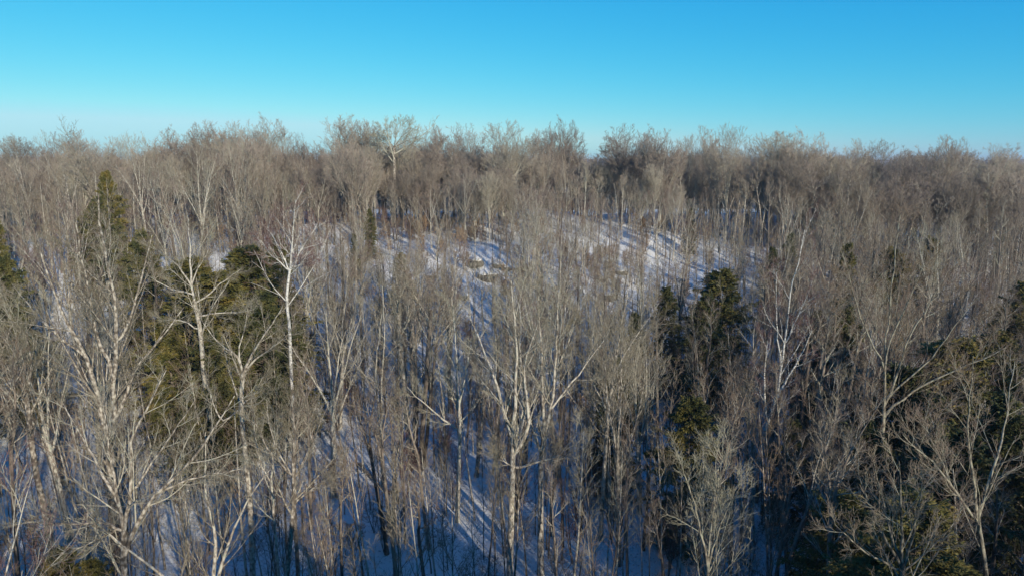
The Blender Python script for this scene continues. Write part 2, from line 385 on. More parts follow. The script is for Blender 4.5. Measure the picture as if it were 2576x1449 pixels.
def sapling(seed, Ht, leafy=False, twig=None, stem=None, multi=1, tw=1.0):
    g = np.random.default_rng(seed)
    n = multi
    D = np.stack([g.normal(0, 0.05 + 0.14 * (n > 1), n), g.normal(0, 0.05 + 0.14 * (n > 1), n), np.ones(n)], 1)
    S = np.stack([g.normal(0, 0.1, n) * (n > 1), g.normal(0, 0.1, n) * (n > 1), np.zeros(n)], 1)
    P0, R0 = grow(S, D, Ht * g.uniform(0.75, 1, n), np.full(n, 0.006 * Ht + 0.008), 9, 0.05, 0.06, g, 0.2)
    S1, D1, L1, r1 = spawn(P0, R0, 15, 0.22, 0.98, 30, 58, 0.30, 0.55, g)
    P1, R1 = grow(S1, D1, L1, np.maximum(r1, 0.007 * tw), 5, 0.10, 0.05, g, 0.5)
    S2, D2, L2, r2 = spawn(P1, R1, 5, 0.15, 1, 25, 50, 0.45, 0.7, g)
    P2, R2 = grow(S2, D2, np.maximum(L2, 0.18), np.full(len(S2), 0.0056 * tw), 4, 0.12, 0.04, g, 0.8)
    S3, D3, L3, r3 = spawn(P2, R2, 3, 0.2, 1, 20, 50, 0.6, 0.7, g)
    P3, R3 = grow(S3, D3, np.maximum(L3, 0.14), np.full(len(S3), 0.0048 * tw), 3, 0.12, 0.04, g, 0.8)
    me_t = mesh_from('stem', [(P0, R0, 5, 0)], [stem or M_dark_bark])
    me_c = mesh_from('twigs', [(P1, R1, 3, 0), (P2, R2, 3, 0), (P3, R3, 3, 0)], [twig or M_twig_brown])
    lv = None
    if leafy:
        S4, D4, _, _ = spawn(P2, R2, 4, 0.1, 1, 30, 80, 0.3, 0.5, g)
        k = len(S4); lvv, lq = leaf_quads(S4, D4, g.uniform(0.06, 0.12, k), g.uniform(0.03, 0.06, k), g, 0.0)
        lv = make_mesh('leaves', lvv, lq, 4, [M_beech])
    return me_t, me_c, lv

# ------------------------------------------------------------------ measured trees (the ones the photograph singles out)
def resample(pts, n):
    pts = np.asarray(pts, float); s = np.concatenate([[0], np.cumsum(np.linalg.norm(np.diff(pts, axis=0), axis=1))]); t = np.linspace(0, s[-1], n)
    m = np.stack([np.interp(t, s, pts[:, k]) for k in range(3)], 1)
    if n > 4:
        q = m.copy(); q[1:-1] = (m[:-2] + 2 * m[1:-1] + m[2:]) / 4; m = q
    return m

HERO = []
def hero(name, label, cat, d, trunk, leaders, r0, seed, bark=None, limbm=None, twig=None, kl=7, limb=0.42, ang=(25, 50), tw=1.0, group=None, lsh=0.45):
    """trunk and leaders are measured as (u, v[, metres nearer(-)/farther(+)]) at distance d"""
    g = np.random.default_rng(seed)
    bark = bark or M_bark; limbm = limbm or M_limb; twig = twig or M_twig_grey
    def pt(q): return at(q[0], q[1], d + (q[2] if len(q) > 2 else 0))
    T = [pt(q) for q in trunk]
    b0 = T[0].copy(); b1 = T[1]
    # carry the trunk down to the snow along its own line, straightening up
    z0 = float(ground(b0[0], b0[1])); foot = b0.copy()
    if b0[2] > z0 + 0.05:
        sl_ = (b0 - b1)[:2] / max(0.5, (b1 - b0)[2]); sl_ = np.clip(sl_, -0.12, 0.12)
        foot[:2] += sl_ * (b0[2] - z0) * 0.6; foot[2] = float(ground(foot[0], foot[1])); T = [foot] + T
    else: foot = T[0] = np.array([b0[0], b0[1], z0])
    root = bpy.data.objects.new(name, None); C.objects.link(root); root.location = foot; root.empty_display_size = 0.5
    tag(root, label, cat, group)
    P0 = resample(T, 16)[None] - foot; P0[0, 0, 2] -= 0.15
    tt = np.linspace(0, 1, 16); tipf = 0.62 if leaders else 0.15
    R0 = (r0 * (1 - (1 - tipf) * tt))[None]; R0[:, 0] *= 1.25
    tb = [(P0, R0, 9, 0)]; st = []
    for ld in leaders:
        pts = [pt(q) for q in ld]; rr = None
        wide = 1.0
        if isinstance(ld[0], str): pass
        # give the leader a real depth of its own: it swings towards or away from the camera as it climbs
        sw = g.normal(0, 0.22); Ls = np.linalg.norm(pts[-1] - pts[0])
        for k in range(1, len(pts)):
            dd = sw * np.linalg.norm(pts[k] - pts[0]) * (k / len(pts)); r_ = (pts[k] - [0, 0, CZ]); pts[k] = pts[k] + r_ / r_[1] * dd
        e = norm(pts[-1] - pts[-2]); pts.append(pts[-1] + (e + [0, 0, 0.15]) * Ls * 0.16)
        P = resample(pts, 12)[None] - foot; w = g.normal(0, 0.02, P.shape) * Ls * 0.25; w[:, 0] = 0; P = P + w
        # radius of the host at the joint
        allP = np.concatenate([b[0].reshape(-1, 3) for b in tb]); allR = np.concatenate([b[1].ravel() for b in tb])
        j = np.argmin(np.linalg.norm(allP - P[0, 0], axis=1)); rj = allR[j] * 0.80
        P[0, 0] = P[0, 0] * 0.3 + allP[j] * 0.7
        rj = min(rj, 0.014 * Ls + 0.022)
        Rl = (rj * (1 - 0.80 * np.linspace(0, 1, 12)))[None]
        tb.append((P, Rl, 7, 0)); st.append((P, Rl, kl, 0.12))
    if not leaders: st.append((P0, R0, kl * 2, 0.4))
    else: st.append((P0, R0, 3, 0.75))
    cb = finish_crown(st, g, lsh=lsh, kb=6, kc=5 if d > 33 else 4, kt=4 if d > 33 else 3, limb=limb, ang=ang, tw=tw)
    obj('trunk', mesh_from('trunk', tb, [bark]), root)
    obj('crown', mesh_from('crown', cb, [limbm, twig]), root)
    tp = to_px(foot); top = to_px(foot + np.array([0, 0, max(b[0][..., 2].max() for b in tb)]))
    HERO.append((name, label, foot, tp, top, d))
    return root

BT = 'bare tree'
hero('bare_tree', 'large spreading bare tree at bottom left with long low limbs reaching both sides', BT, 26,
     [(313, 1449), (311, 1395), (312, 1333)],
     [[(314, 1400), (340, 1320), (363, 1270), (410, 1228), (473, 1160), (525, 1107), (552, 1065)],
      [(400, 1236), (473, 1205), (530, 1192), (578, 1186)],
      [(311, 1335), (299, 1260), (286, 1233), (252, 1191), (231, 1139), (184, 1060)],
      [(312, 1333), (334, 1244), (326, 1160), (336, 1086), (389, 992)],
      [(310, 1338), (263, 1312), (184, 1318), (105, 1315)],
      [(300, 1330), (284, 1335), (231, 1365), (158, 1391)],
      [(299, 1262), (286, 1191), (273, 1107), (262, 1040)],
      [(334, 1244), (372, 1180), (420, 1110), (470, 1040)]], 0.19, 11, kl=7, limb=0.42)
hero('bare_tree', 'tall thick bare maple at left whose big left limb forks high', BT, 36,
     [(289, 1344), (284, 1239), (276, 1134)],
     [[(276, 1134), (263, 1065), (242, 971), (215, 897), (184, 839), (152, 776), (125, 700)],
      [(276, 1134), (286, 1029), (292, 939), (294, 845), (284, 766), (273, 687), (262, 600)],
      [(280, 1080), (315, 1002), (336, 923), (378, 881), (430, 820)],
      [(215, 897), (150, 850), (100, 800), (50, 740)],
      [(292, 939), (250, 870), (235, 790), (215, 700), (200, 620)],
      [(294, 870), (330, 800), (350, 720), (372, 640)]], 0.36, 12, kl=8, limb=0.45, tw=1.1)
hero('bare_tree', 'pale bare tree with flat tiered limbs standing before the dark hemlocks', BT, 45,
     [(516, 960), (511, 930), (508, 878), (502, 810), (490, 764)],
     [[(490, 764), (482, 731), (480, 682), (477, 627), (475, 580)],
      [(497, 832), (471, 810), (435, 803), (412, 806)], [(506, 797), (539, 787), (598, 787), (625, 782)],
      [(493, 761), (526, 741), (552, 715), (590, 690)], [(482, 738), (441, 731), (402, 712), (380, 700)],
      [(480, 718), (451, 669), (415, 643), (395, 630)], [(482, 715), (497, 676), (520, 643), (530, 600)]], 0.21, 13, kl=6, limb=0.4)
hero('bare_tree', 'slim curved bare tree with fan crown in front of the hemlocks', BT, 32,
     [(636, 1449), (632, 1320), (625, 1212), (610, 1076), (604, 1002), (612, 939)],
     [[(612, 939), (599, 897), (546, 860), (520, 825)], [(606, 925), (599, 881), (612, 840), (620, 800)],
      [(612, 939), (622, 910), (646, 871), (699, 792)], [(612, 939), (640, 905), (690, 870), (715, 850)],
      [(604, 1028), (557, 1065), (531, 1002), (515, 939)], [(604, 1020), (636, 997), (655, 960)]], 0.16, 14, kl=5, limb=0.42)
hero('birch_tree', 'white barked birch with crooked trunk and forked white limbs', 'birch', 50,
     [(731, 901), (728, 797), (720, 773), (720, 742), (724, 716), (729, 681)],
     [[(729, 681), (733, 636), (735, 611), (737, 580), (742, 530)], [(728, 684), (721, 664), (700, 620), (682, 588)],
      [(727, 682), (700, 656), (680, 642), (664, 618)], [(730, 680), (740, 660), (758, 627), (789, 580)],
      [(730, 682), (740, 671), (772, 659)]], 0.15, 15, bark=M_birch, limbm=M_birch, twig=M_twig_red, kl=10, limb=0.5, tw=1.1)
hero('bare_tree', 'pale two stemmed bare tree beside the curved tree near the bottom', BT, 28,
     [(720, 1449), (741, 1265), (738, 1149)],
     [[(738, 1149), (741, 1081), (735, 1020)], [(738, 1202), (683, 1144), (650, 1085), (641, 1055)], [(741, 1210), (752, 1180), (788, 1107), (815, 1044)],
      [(738, 1265), (790, 1225), (840, 1200)]], 0.15, 16, kl=7, limb=0.42, bark=M_bark)
hero('bare_tree', 'thin crooked pale stem left of the two stemmed bare tree', BT, 30,
     [(700, 1430), (694, 1370), (683, 1212)],
     [[(683, 1212), (652, 1160), (641, 1081)], [(683, 1212), (688, 1140), (690, 1080)]], 0.09, 17, kl=7, limb=0.35)
hero('bare_tree', 'tall pale forked tree at picture centre with a broken side stub', BT, 34,
     [(1282, 1449), (1286, 1300), (1290, 1160), (1292, 1055)],
     [[(1292, 1055), (1300, 923), (1297, 818), (1290, 760)], [(1291, 1100), (1279, 1076), (1253, 976), (1227, 897), (1195, 829)],
      [(1291, 1150), (1337, 1076), (1326, 1002), (1316, 923), (1342, 850)], [(1288, 1172), (1270, 1162), (1253, 1144)],
      [(1293, 1180), (1357, 1160), (1400, 1150), (1440, 1105)]], 0.20, 18, kl=8, limb=0.42)
hero('bare_tree', 'pale forked tree just right of the central stubbed tree', BT, 35,
     [(1360, 1449), (1360, 1300), (1360, 1160), (1368, 1097)],
     [[(1368, 1097), (1366, 981), (1363, 897), (1358, 800)], [(1368, 1097), (1390, 1002), (1400, 871), (1405, 780)],
      [(1378, 1040), (1447, 950), (1489, 897), (1516, 860)], [(1362, 1139), (1332, 1055), (1321, 981), (1310, 900)],
      [(1395, 940), (1430, 860), (1450, 790)]], 0.20, 19, kl=8, limb=0.42)
hero('birch_tree', 'leaning white birch right of centre rising from bottom to upper right', 'birch', 40,
     [(1880, 1330), (1890, 1255), (1927, 1071), (1948, 1013)],
     [[(1948, 1013), (1959, 971), (1974, 871), (1980, 792), (1996, 713), (2010, 650)], [(1948, 1013), (1974, 960), (2006, 908), (2030, 860)],
      [(1927, 1061), (1922, 950), (1927, 887)], [(1974, 871), (1990, 834), (2032, 740)], [(1966, 920), (1953, 818), (1953, 713)]],
     0.16, 20, bark=M_birch, limbm=M_birch, twig=M_twig_red, kl=6, limb=0.35)
hero('bare_tree', 'big bare tree on the right with branches fanning to upper right', BT, 36,
     [(2215, 1200), (2220, 1100), (2224, 1023)],
     [[(2224, 1023), (2229, 897), (2235, 782), (2248, 687), (2255, 620)], [(2227, 925), (2179, 834), (2148, 740), (2130, 680)],
      [(2226, 1010), (2248, 981), (2269, 897), (2300, 824), (2348, 750)], [(2227, 1002), (2321, 923), (2380, 850), (2426, 792)],
      [(2230, 880), (2270, 790), (2310, 700)], [(2224, 1040), (2300, 980), (2400, 930), (2480, 900)]], 0.15, 21, kl=9, limb=0.45, tw=1.1, bark=M_olive_bark, limbm=M_olive_bark, twig=M_twig_brown)
hero('bare_tree', 'bare tree in the bottom right with a long limb leaning left', BT, 24,
     [(2484, 1449), (2465, 1340), (2453, 1265)],
     [[(2453, 1265), (2432, 1076), (2447, 950)], [(2457, 1318), (2416, 1255), (2348, 1160), (2295, 1120)],
      [(2400, 1235), (2369, 1160), (2332, 1080)], [(2458, 1300), (2500, 1180), (2530, 1060), (2545, 960)]], 0.115, 22, kl=8, limb=0.45, bark=M_olive_bark, limbm=M_olive_bark, twig=M_twig_brown)
hero('bare_tree', 'low bushy bare tree at bottom right fanning into many upright stems', BT, 21,
     [(2274, 1449), (2270, 1430)],
     [[(2270, 1430), (2211, 1330), (2164, 1202)], [(2270, 1430), (2235, 1320), (2211, 1219)], [(2270, 1430), (2268, 1320), (2263, 1192)],
      [(2272, 1430), (2300, 1330), (2321, 1219)], [(2272, 1440), (2180, 1390), (2110, 1330)], [(2274, 1440), (2350, 1370), (2400, 1320)]], 0.11, 23, kl=6, limb=0.4, bark=M_olive_bark, limbm=M_olive_bark, twig=M_twig_brown)
hero('bare_tree', 'bare tree fanning up at the bottom right of centre', BT, 24,
     [(1780, 1449), (1782, 1400)],
     [[(1782, 1400), (1796, 1265), (1800, 1180)], [(1781, 1420), (1750, 1270), (1717, 1180)], [(1781, 1420), (1815, 1310), (1854, 1220)],
      [(1790, 1320), (1805, 1230), (1818, 1140)]], 0.10, 24, kl=7, limb=0.42, bark=M_olive_bark, limbm=M_olive_bark)
hero('bare_tree', 'dark leaning bare trunk right of the leaning white birch', BT, 30,
     [(1980, 1433), (2005, 1350), (2032, 1281), (2060, 1200)],
     [[(2060, 1200), (2074, 1140), (2100, 1060), (2110, 980)], [(2040, 1260), (2080, 1200), (2130, 1140)]], 0.13, 25, bark=M_dark_bark, kl=7)
hero('bare_tree', 'tall pale trunked tree with round crown topping the whole skyline', BT, 118,
     [(990, 520), (992, 440), (991, 372)],
     [[(991, 372), (975, 350), (968, 330)], [(991, 372), (1010, 345), (1030, 328)], [(991, 372), (998, 335), (1000, 318)], [(991, 372), (1015, 360), (1040, 348)],
      [(991, 378), (965, 362), (950, 345)]], 0.36, 26, kl=12, limb=0.60, tw=2.0, ang=(25, 60), lsh=0.1)
# the clump of straight trunks right of centre-left
CL = 'straight dark trunks in one tight clump'
hero('bare_tree', 'leftmost thick trunk of the tight clump left of centre', BT, 47, [(1036, 1208), (1029, 1112), (1022, 1032), (1022, 987), (1005, 880), (1003, 760)],
     [[(1005, 900), (985, 830), (965, 760)], [(1004, 860), (1025, 790), (1035, 720)]], 0.23, 27, kl=7, bark=M_bark, group=CL)
hero('bare_tree', 'black thin trunk second from left in the tight clump', BT, 47.5, [(1046, 1205), (1047, 1112), (1049, 1032), (1045, 880), (1052, 780), (1055, 700)],
     [], 0.17, 28, kl=7, bark=M_dark_bark, group=CL, twig=M_twig_brown)
hero('bare_tree', 'middle leaning brown trunk of the tight clump left of centre', BT, 46.5, [(1057, 1215), (1062, 1094), (1070, 987), (1078, 860), (1085, 780)],
     [[(1080, 850), (1105, 780), (1120, 720)]], 0.20, 29, kl=7, bark=M_dark_bark, group=CL)
hero('bare_tree', 'rightmost trunk of the tight clump leaning right', BT, 47, [(1066, 1212), (1075, 1094), (1082, 987), (1100, 860), (1110, 740)],
     [], 0.16, 30, kl=7, bark=M_dark_bark, group=CL, twig=M_twig_brown)
hero('bare_tree', 'forked pale trunk left of the tight clump', BT, 45, [(963, 1245), (962, 1165), (958, 1103)],
     [[(958, 1103), (948, 1023), (945, 930), (955, 840)], [(958, 1103), (962, 1040), (960, 940), (970, 860), (965, 780)]], 0.17, 31, kl=8)
hero('bare_tree', 'pale tree with a long branch reaching left right of the tight clump', BT, 40, [(1150, 1300), (1155, 1160), (1158, 1075), (1152, 1000)],
     [[(1152, 1000), (1150, 930), (1146, 850), (1140, 790)], [(1155, 1080), (1120, 1060), (1080, 1025), (1040, 990)], [(1153, 1030), (1168, 960), (1180, 890)],
      [(1153, 1035), (1132, 990), (1118, 940)]], 0.15, 32, kl=7)
hero('bare_tree', 'slim tree with steep rising branches left of the centre right hemlock', BT, 38, [(1510, 1380), (1520, 1180), (1530, 1040)],
     [[(1530, 1040), (1545, 940), (1560, 850), (1575, 740)], [(1530, 1040), (1510, 1000), (1480, 940)], [(1545, 940), (1590, 860), (1640, 790)]], 0.15, 33, kl=8)
hero('bare_tree', 'leaning trunk at far left bottom curving up into grey branches', BT, 34, [(115, 1300), (85, 1160), (72, 1040), (65, 990)],
     [[(65, 990), (45, 940), (20, 880)], [(66, 1000), (80, 930), (70, 850)]], 0.19, 34, kl=8)

# ------------------------------------------------------------------ tree templates
def pair(seed, h, st, tw=1.0, dens=1.0): return hardwood(seed, h, st, tw, dens, seed > 130)
NEAR = [pair(101, 17, 'maple'), pair(102, 16, 'maple'), pair(103, 16, 'brown'), pair(104, 17, 'broad'), pair(105, 15, 'slim'), pair(106, 15, 'slim'),
        pair(107, 15, 'red'), pair(108, 17, 'brown'), pair(109, 16, 'maple'), pair(110, 16, 'slim')]
DESC = ['grey limbed', 'pale barked', 'brown twigged', 'wide crowned', 'slender dark trunked', 'thin straight', 'reddish twigged', 'brownish many branched', 'lichen grey', 'narrow crowned']
NH = [17, 16, 16, 17, 15, 15, 15, 17, 16, 16]
NEAR[1] = dome(151, 16, 4.2, M_twig_grey, 1.0, 0.42, 5, 5); NEAR[3] = dome(152, 17, 5.4, M_twig_grey, 1.0, 0.38, 6, 5); NEAR[7] = dome(153, 17, 4.6, M_twig_brown, 1.0, 0.45, 5, 5)
BIRCH = [pair(121, 15, 'birch'), pair(122, 14, 'birch')]
FAR = [pair(131, 16, 'maple', 1.5), pair(132, 16, 'brown', 1.5), pair(133, 16, 'broad', 1.5), pair(134, 16, 'brown', 1.5), pair(135, 16, 'slim', 1.5), pair(136, 16, 'red', 1.5)]

DOMES = [dome(161, 15, 4.3, M_twig_tan), dome(162, 15, 3.9, M_twig_rose), dome(163, 15, 4.8, M_twig_tan, nl=10), dome(164, 15, 3.7, M_twig_rose), dome(165, 15, 4.4, M_twig_rose)]
FAR[0:4] = DOMES[0:4]
placed = []                                  # (x, y, radius) of everything standing
for h_ in HERO: placed.append((h_[2][0], h_[2][1], 2.2))
def free(x, y, r):
    for a, b, c in placed:
        if (a - x) ** 2 + (b - y) ** 2 < max(r, c * 0.5) ** 2: return False
    return True

# ------------------------------------------------------------------ hemlocks
HEM = [hemlock(201, 14, 3.6, M_leaf), hemlock(202, 13, 3.2, M_leaf_olive), hemlock(203, 12, 3.8, M_leaf, bw=0.55), hemlock(204, 7, 2.3, M_leaf_olive, 0.03, bw=0.6, lf=0.5), hemlock(205, 12, 3.8, M_leaf_olive, bw=0.5)]
HH = [14, 13, 12, 7, 12]
HG = 'evergreen hemlocks among the bare trees'
def place_pair(name, tmpl, loc, rz, s, label, cat, group, names=('trunk', 'crown'), sz=None, tilt=(0, 0)):
    root = bpy.data.objects.new(name, None); C.objects.link(root)
    root.location = loc; root.rotation_euler = (tilt[0], tilt[1], rz); root.scale = (s, s, sz or s); root.empty_display_size = 0.5
    tag(root, label, cat, group)
    for nm, me in zip(names, tmpl):
        if me is None: continue
        o = bpy.data.objects.new(nm, me); C.objects.link(o); o.parent = root
    return root
hem_px = []
def hem(u, v, d, var, label, w=1.0, hmin=5.0):
    p = at(u, v, d); z = float(ground(p[0], p[1])); h = max(hmin, p[2] - z); sz = h / HH[var]; s = w * sz
    place_pair('hemlock_tree', HEM[var], (p[0], p[1], z - 0.1), random.uniform(0, 6), s, label, 'evergreen tree', HG, ('trunk', 'foliage'), sz)
    placed.append((p[0], p[1], 2.4)); hem_px.append((u, v, d))
hem(604, 628, 56, 1, 'tall olive green hemlock tapering to a point beside the white birch', 1.6)
hem(465, 650, 58, 1, 'dark hemlock behind the pale tiered tree', 1.5)
hem(545, 690, 54, 4, 'broad dark hemlock filling the middle of the left evergreen group', 1.6)
hem(655, 740, 52, 2, 'dark rounded hemlock at the right edge of the left evergreen group', 1.0)
hem(420, 800, 48, 1, 'olive brown hemlock low at the left edge of the evergreen group', 1.0)
hem(520, 840, 46, 2, 'low dark hemlock in front of the left evergreen group', 1.0)
hem(695, 590, 66, 0, 'very dark hemlock right behind the white birch', 0.8)
hem(640, 615, 72, 0, 'dark narrow hemlock behind the pointed olive hemlock', 0.7)
hem(262, 432, 78, 1, 'tall olive hemlock with broken top rising near the left horizon', 0.72)
hem(205, 545, 76, 0, 'lower dark hemlock left of the tall broken topped hemlock', 0.8)
hem(240, 500, 74, 2, 'bushy hemlock at the foot of the tall broken topped hemlock', 0.8)
hem(350, 588, 62, 2, 'rounded dark hemlock below and right of the tall broken topped one', 0.75)
hem(-20, 545, 62, 1, 'olive hemlock cut off by the left edge of the view', 0.6)
hem(5, 650, 50, 2, 'dark hemlock low against the left edge', 0.7)
hem(140, 1390, 27, 3, 'small olive young hemlock at the bottom left corner', 0.9, 3)
hem(225, 1420, 27, 3, 'smaller young hemlock right of the bottom left one', 0.7, 3)
hem(1812, 682, 60, 4, 'dark hemlock on the right of the sunny snow slope', 1.05)
hem(1775, 745, 54, 2, 'shorter dark hemlock leaning beside the one by the snow slope', 0.8)
hem(1680, 725, 60, 2, 'dim hemlock below the sunny snow slope', 0.6)
hem(1600, 790, 56, 2, 'low shaded hemlock left of the dim slope hemlock', 0.55)
hem(1550, 905, 44, 2, 'thin dark hemlock among bare trees right of centre', 0.65)
hem(1735, 1010, 38, 3, 'small dark hemlock below the slope hemlocks', 1.0)
hem(1990, 590, 88, 2, 'dark hemlock under the right skyline', 0.6)
hem(1945, 625, 82, 2, 'hemlock left of the one under the right skyline', 0.6)
hem(2250, 630, 74, 4, 'large dark hemlock at upper right behind bare trees', 0.75)
hem(2130, 615, 68, 1, 'olive hemlock between the leaning birch and right trees', 0.6)
hem(2120, 760, 48, 2, 'dark hemlock behind the big fanning tree on the right', 0.8)
hem(2055, 780, 52, 0, 'narrow black looking hemlock right of the leaning birch', 0.7)
hem(2345, 600, 88, 4, 'hemlock far right under the horizon', 0.7)
hem(2400, 860, 40, 4, 'broad dark hemlock behind the lower right bare trees', 1.1)
hem(2500, 840, 46, 4, 'dark hemlock high against the right edge', 0.9)
hem(2590, 720, 52, 4, 'olive hemlock cut by the right edge', 0.9)
hem(2290, 930, 37, 2, 'wide dark hemlock below the big fanning tree', 0.95)
hem(2190, 1070, 33, 0, 'dark hemlock in the lower right thicket', 0.9)
hem(2400, 1090, 30, 2, 'shadowed hemlock left of the long limbed bottom right tree', 0.95)
hem(2540, 1000, 32, 0, 'dark hemlock at the lower right edge', 0.9)
hem(2130, 1250, 29, 3, 'low olive hemlock at the foot of the lower right thicket', 1.2)
hem(2330, 1270, 24, 3, 'low dark hemlock near the bottom right corner', 1.2)
hem(2000, 1060, 40, 2, 'dark hemlock behind the leaning white birch', 0.7)
hem(930, 528, 100, 2, 'small distant hemlock under the tallest skyline tree', 0.55)
hem(1010, 640, 78, 3, 'short hemlock on the left of the boulder slope', 0.7)
hem(890, 590, 90, 2, 'distant thin hemlock left of the boulder slope', 0.45)
hem(1738, 525, 108, 2, 'small dark hemlock on the far side of the ridge', 0.5)

# ------------------------------------------------------------------ skyline profile: the height the far crowns reach
SKU = [-200, 0, 120, 200, 300, 420, 500, 600, 660, 730, 770, 880, 950, 1060, 1150, 1220, 1270, 1340, 1420, 1470, 1510, 1600, 1680, 1750, 1830, 2000, 2080, 2150, 2230, 2270, 2330, 2390, 2440, 2500, 2576, 2800]
SKV = [360, 358, 340, 340, 350, 338, 320, 315, 308, 345, 340, 302, 312, 325, 320, 345, 316, 345, 314, 345, 372, 328, 334, 326, 345, 340, 352, 362, 366, 392, 378, 352, 385, 372, 382, 380]
def sky_h(x, y):
    """height a tree at x, y may reach so the crowns end where the photograph's skyline does"""
    u, v = to_px((x, y, CZ)); vt = np.interp(u, SKU, SKV)
    p = at(u, vt, y); return p[2] - float(ground(x, y))

SKY_TREES = [(40, 352), (150, 336), (215, 338), (300, 350), (400, 332), (520, 314), (600, 316), (668, 304), (745, 345), (870, 300), (905, 312), (1080, 322), (1165, 320), (1270, 314),
             (1420, 308), (1362, 334), (1590, 322), (1668, 330), (1755, 328), (1840, 322), (1950, 340), (2040, 338), (2140, 360), (2220, 362), (2320, 385), (2390, 350), (2500, 372), (2565, 378)]
SKYL = ['leftmost crown of the far skyline', 'tall ragged crown on the left skyline', 'rounded crown next to the ragged left one', 'low crown on the left skyline', 'broad crown on the skyline above the tiered pale tree',
        'rounded reddish crown left of the tall dense skyline tree', 'open crown beside the tall dense skyline tree', 'tall dense crown on the skyline above the white birch', 'thin crown in the skyline gap',
        'wide crown just left of the tallest skyline tree', 'crown touching the tallest skyline tree on its left', 'crown right of the tallest skyline tree', 'broad dense crown second right of the tallest skyline tree',
        'open twin crown before the middle skyline gap', 'peaked crown right of the middle of the skyline', 'lower crown beside the peaked middle one', 'broad crown right of the wide skyline gap', 'rounded crown next to the one by the wide gap',
        'crown with loose top right of centre skyline', 'thin pointed crown on the right skyline', 'wide flat crown on the right skyline', 'dense crown right of the wide flat one', 'open crown where the skyline steps down',
        'rounded dark crown at the end of the step', 'low crown before the right spike', 'spiky crown standing up on the far right skyline', 'low crown near the right edge', 'rightmost crown of the skyline']
WIDE = {9: 1.25, 16: 1.3, 20: 1.2, 12: 1.1, 8: 0.6, 19: 0.7, 25: 0.8, 15: 0.8}
def skyline():
    g = np.random.default_rng(5)
    for i, (u, v) in enumerate(SKY_TREES):
        d = g.uniform(114, 138); p = at(u, v - 8, d); z = float(ground(p[0], p[1])); h = p[2] - z
        k = [0, 1, 3, 2, 1, 4, 3, 1, 3, 2][i % 10]; s = h / 15
        placed.append((p[0], p[1], 4.0))
        place_pair('bare_tree', DOMES[k], (p[0], p[1], z - 0.1), i * 1.7, s * g.uniform(1.0, 1.25) * WIDE.get(i, 1), SKYL[i], BT, 'bare trees along the far ridge', sz=s)
skyline()
# candidates: jittered scatter over the wood
cand = []
def scatter(y0, y1, density, minr, seed, xlim=None):
    g = np.random.default_rng(seed); xm = y1 * 0.80 + 12
    n = int((y1 - y0) * 2 * xm * density)
    for _ in range(n):
        x = g.uniform(-xm, xm); y = g.uniform(y0, y1)
        u, v = to_px((x, y, CZ - 8))
        if not (-160 < u < W + 160): continue
        if not free(x, y, minr): continue
        placed.append((x, y, minr)); cand.append((x, y, g.random(), g.random(), g.random()))
scatter(26, 60, 0.095, 1.45, 31)
scatter(60, 120, 0.062, 1.6, 32)
scatter(120, 158, 0.052, 1.9, 33)
def patch(u0, u1, y0, y1, n, seed):
    g = np.random.default_rng(seed)
    for _ in range(n):
        y = g.uniform(y0, y1); x = (g.uniform(u0, u1) - W / 2) / F * y
        if free(x, y, 1.2): placed.append((x, y, 1.3)); cand.append((x, y, 0.6 + 0.4 * g.random(), g.random(), g.random()))
patch(1650, 2100, 112, 150, 90, 36)
patch(1000, 1350, 112, 140, 40, 37)
patch(1280, 1880, 72, 116, 60, 40)
patch(1950, 2750, 27, 60, 190, 38)
patch(1950, 2750, 60, 110, 150, 39)
cand.sort(key=lambda c: c[1])

def side_word(u): return 'left' if u < W * 0.22 else 'left centre' if u < W * 0.42 else 'centre' if u < W * 0.58 else 'right centre' if u < W * 0.78 else 'right'
LAND = [(n, u, v, d) for n, u, v, d in [
    ('the big low limbed tree', 312, 1250, 26), ('the thick forked maple', 280, 900, 36), ('the tiered pale tree', 490, 760, 45), ('the curved fan tree', 612, 1000, 32),
    ('the white forked birch', 729, 680, 50), ('the two stemmed pale tree', 740, 1160, 28), ('the tight trunk clump', 1050, 1080, 47), ('the central stubbed tree', 1290, 1050, 34),
    ('the leaning white birch', 1950, 1010, 40), ('the right fan branched tree', 2226, 950, 36), ('the dark slope hemlock', 1815, 720, 56), ('the broken topped hemlock', 262, 500, 78),
    ('the pointed olive hemlock', 600, 700, 56), ('the snowy boulders', 1220, 690, 88), ('the bottom right long limbed tree', 2440, 1200, 24), ('the thin centre right hemlock', 1550, 980, 44)]]
ORD = ['nearest', 'second', 'third', 'fourth', 'fifth', 'sixth', 'seventh', 'eighth', 'ninth', 'tenth', 'eleventh', 'twelfth', 'thirteenth', 'fourteenth', 'fifteenth', 'sixteenth', 'seventeenth', 'eighteenth']
cnt = {}
def rel_label(noun, x, y, z, h, desc):
    u, v = to_px((x, y, z + h * 0.6))
    best = min(LAND, key=lambda L: math.hypot(L[1] - u, (L[2] - v)) + abs(L[3] - y) * 4)
    s = 'left' if u < best[1] else 'right'
    dp = 'nearer' if y < best[3] - 3 else 'farther' if y > best[3] + 3 else 'level'
    k = (noun, desc, best[0], s, dp); i = cnt.get(k, 0); cnt[k] = i + 1
    depth = {'nearer': 'in front and', 'farther': 'behind and', 'level': 'just'}[dp]
    o = '' if i == 0 else ORD[min(i, len(ORD) - 1)] + ' '
    return f'{o}{desc} {noun} {depth} {s} of {best[0]}'

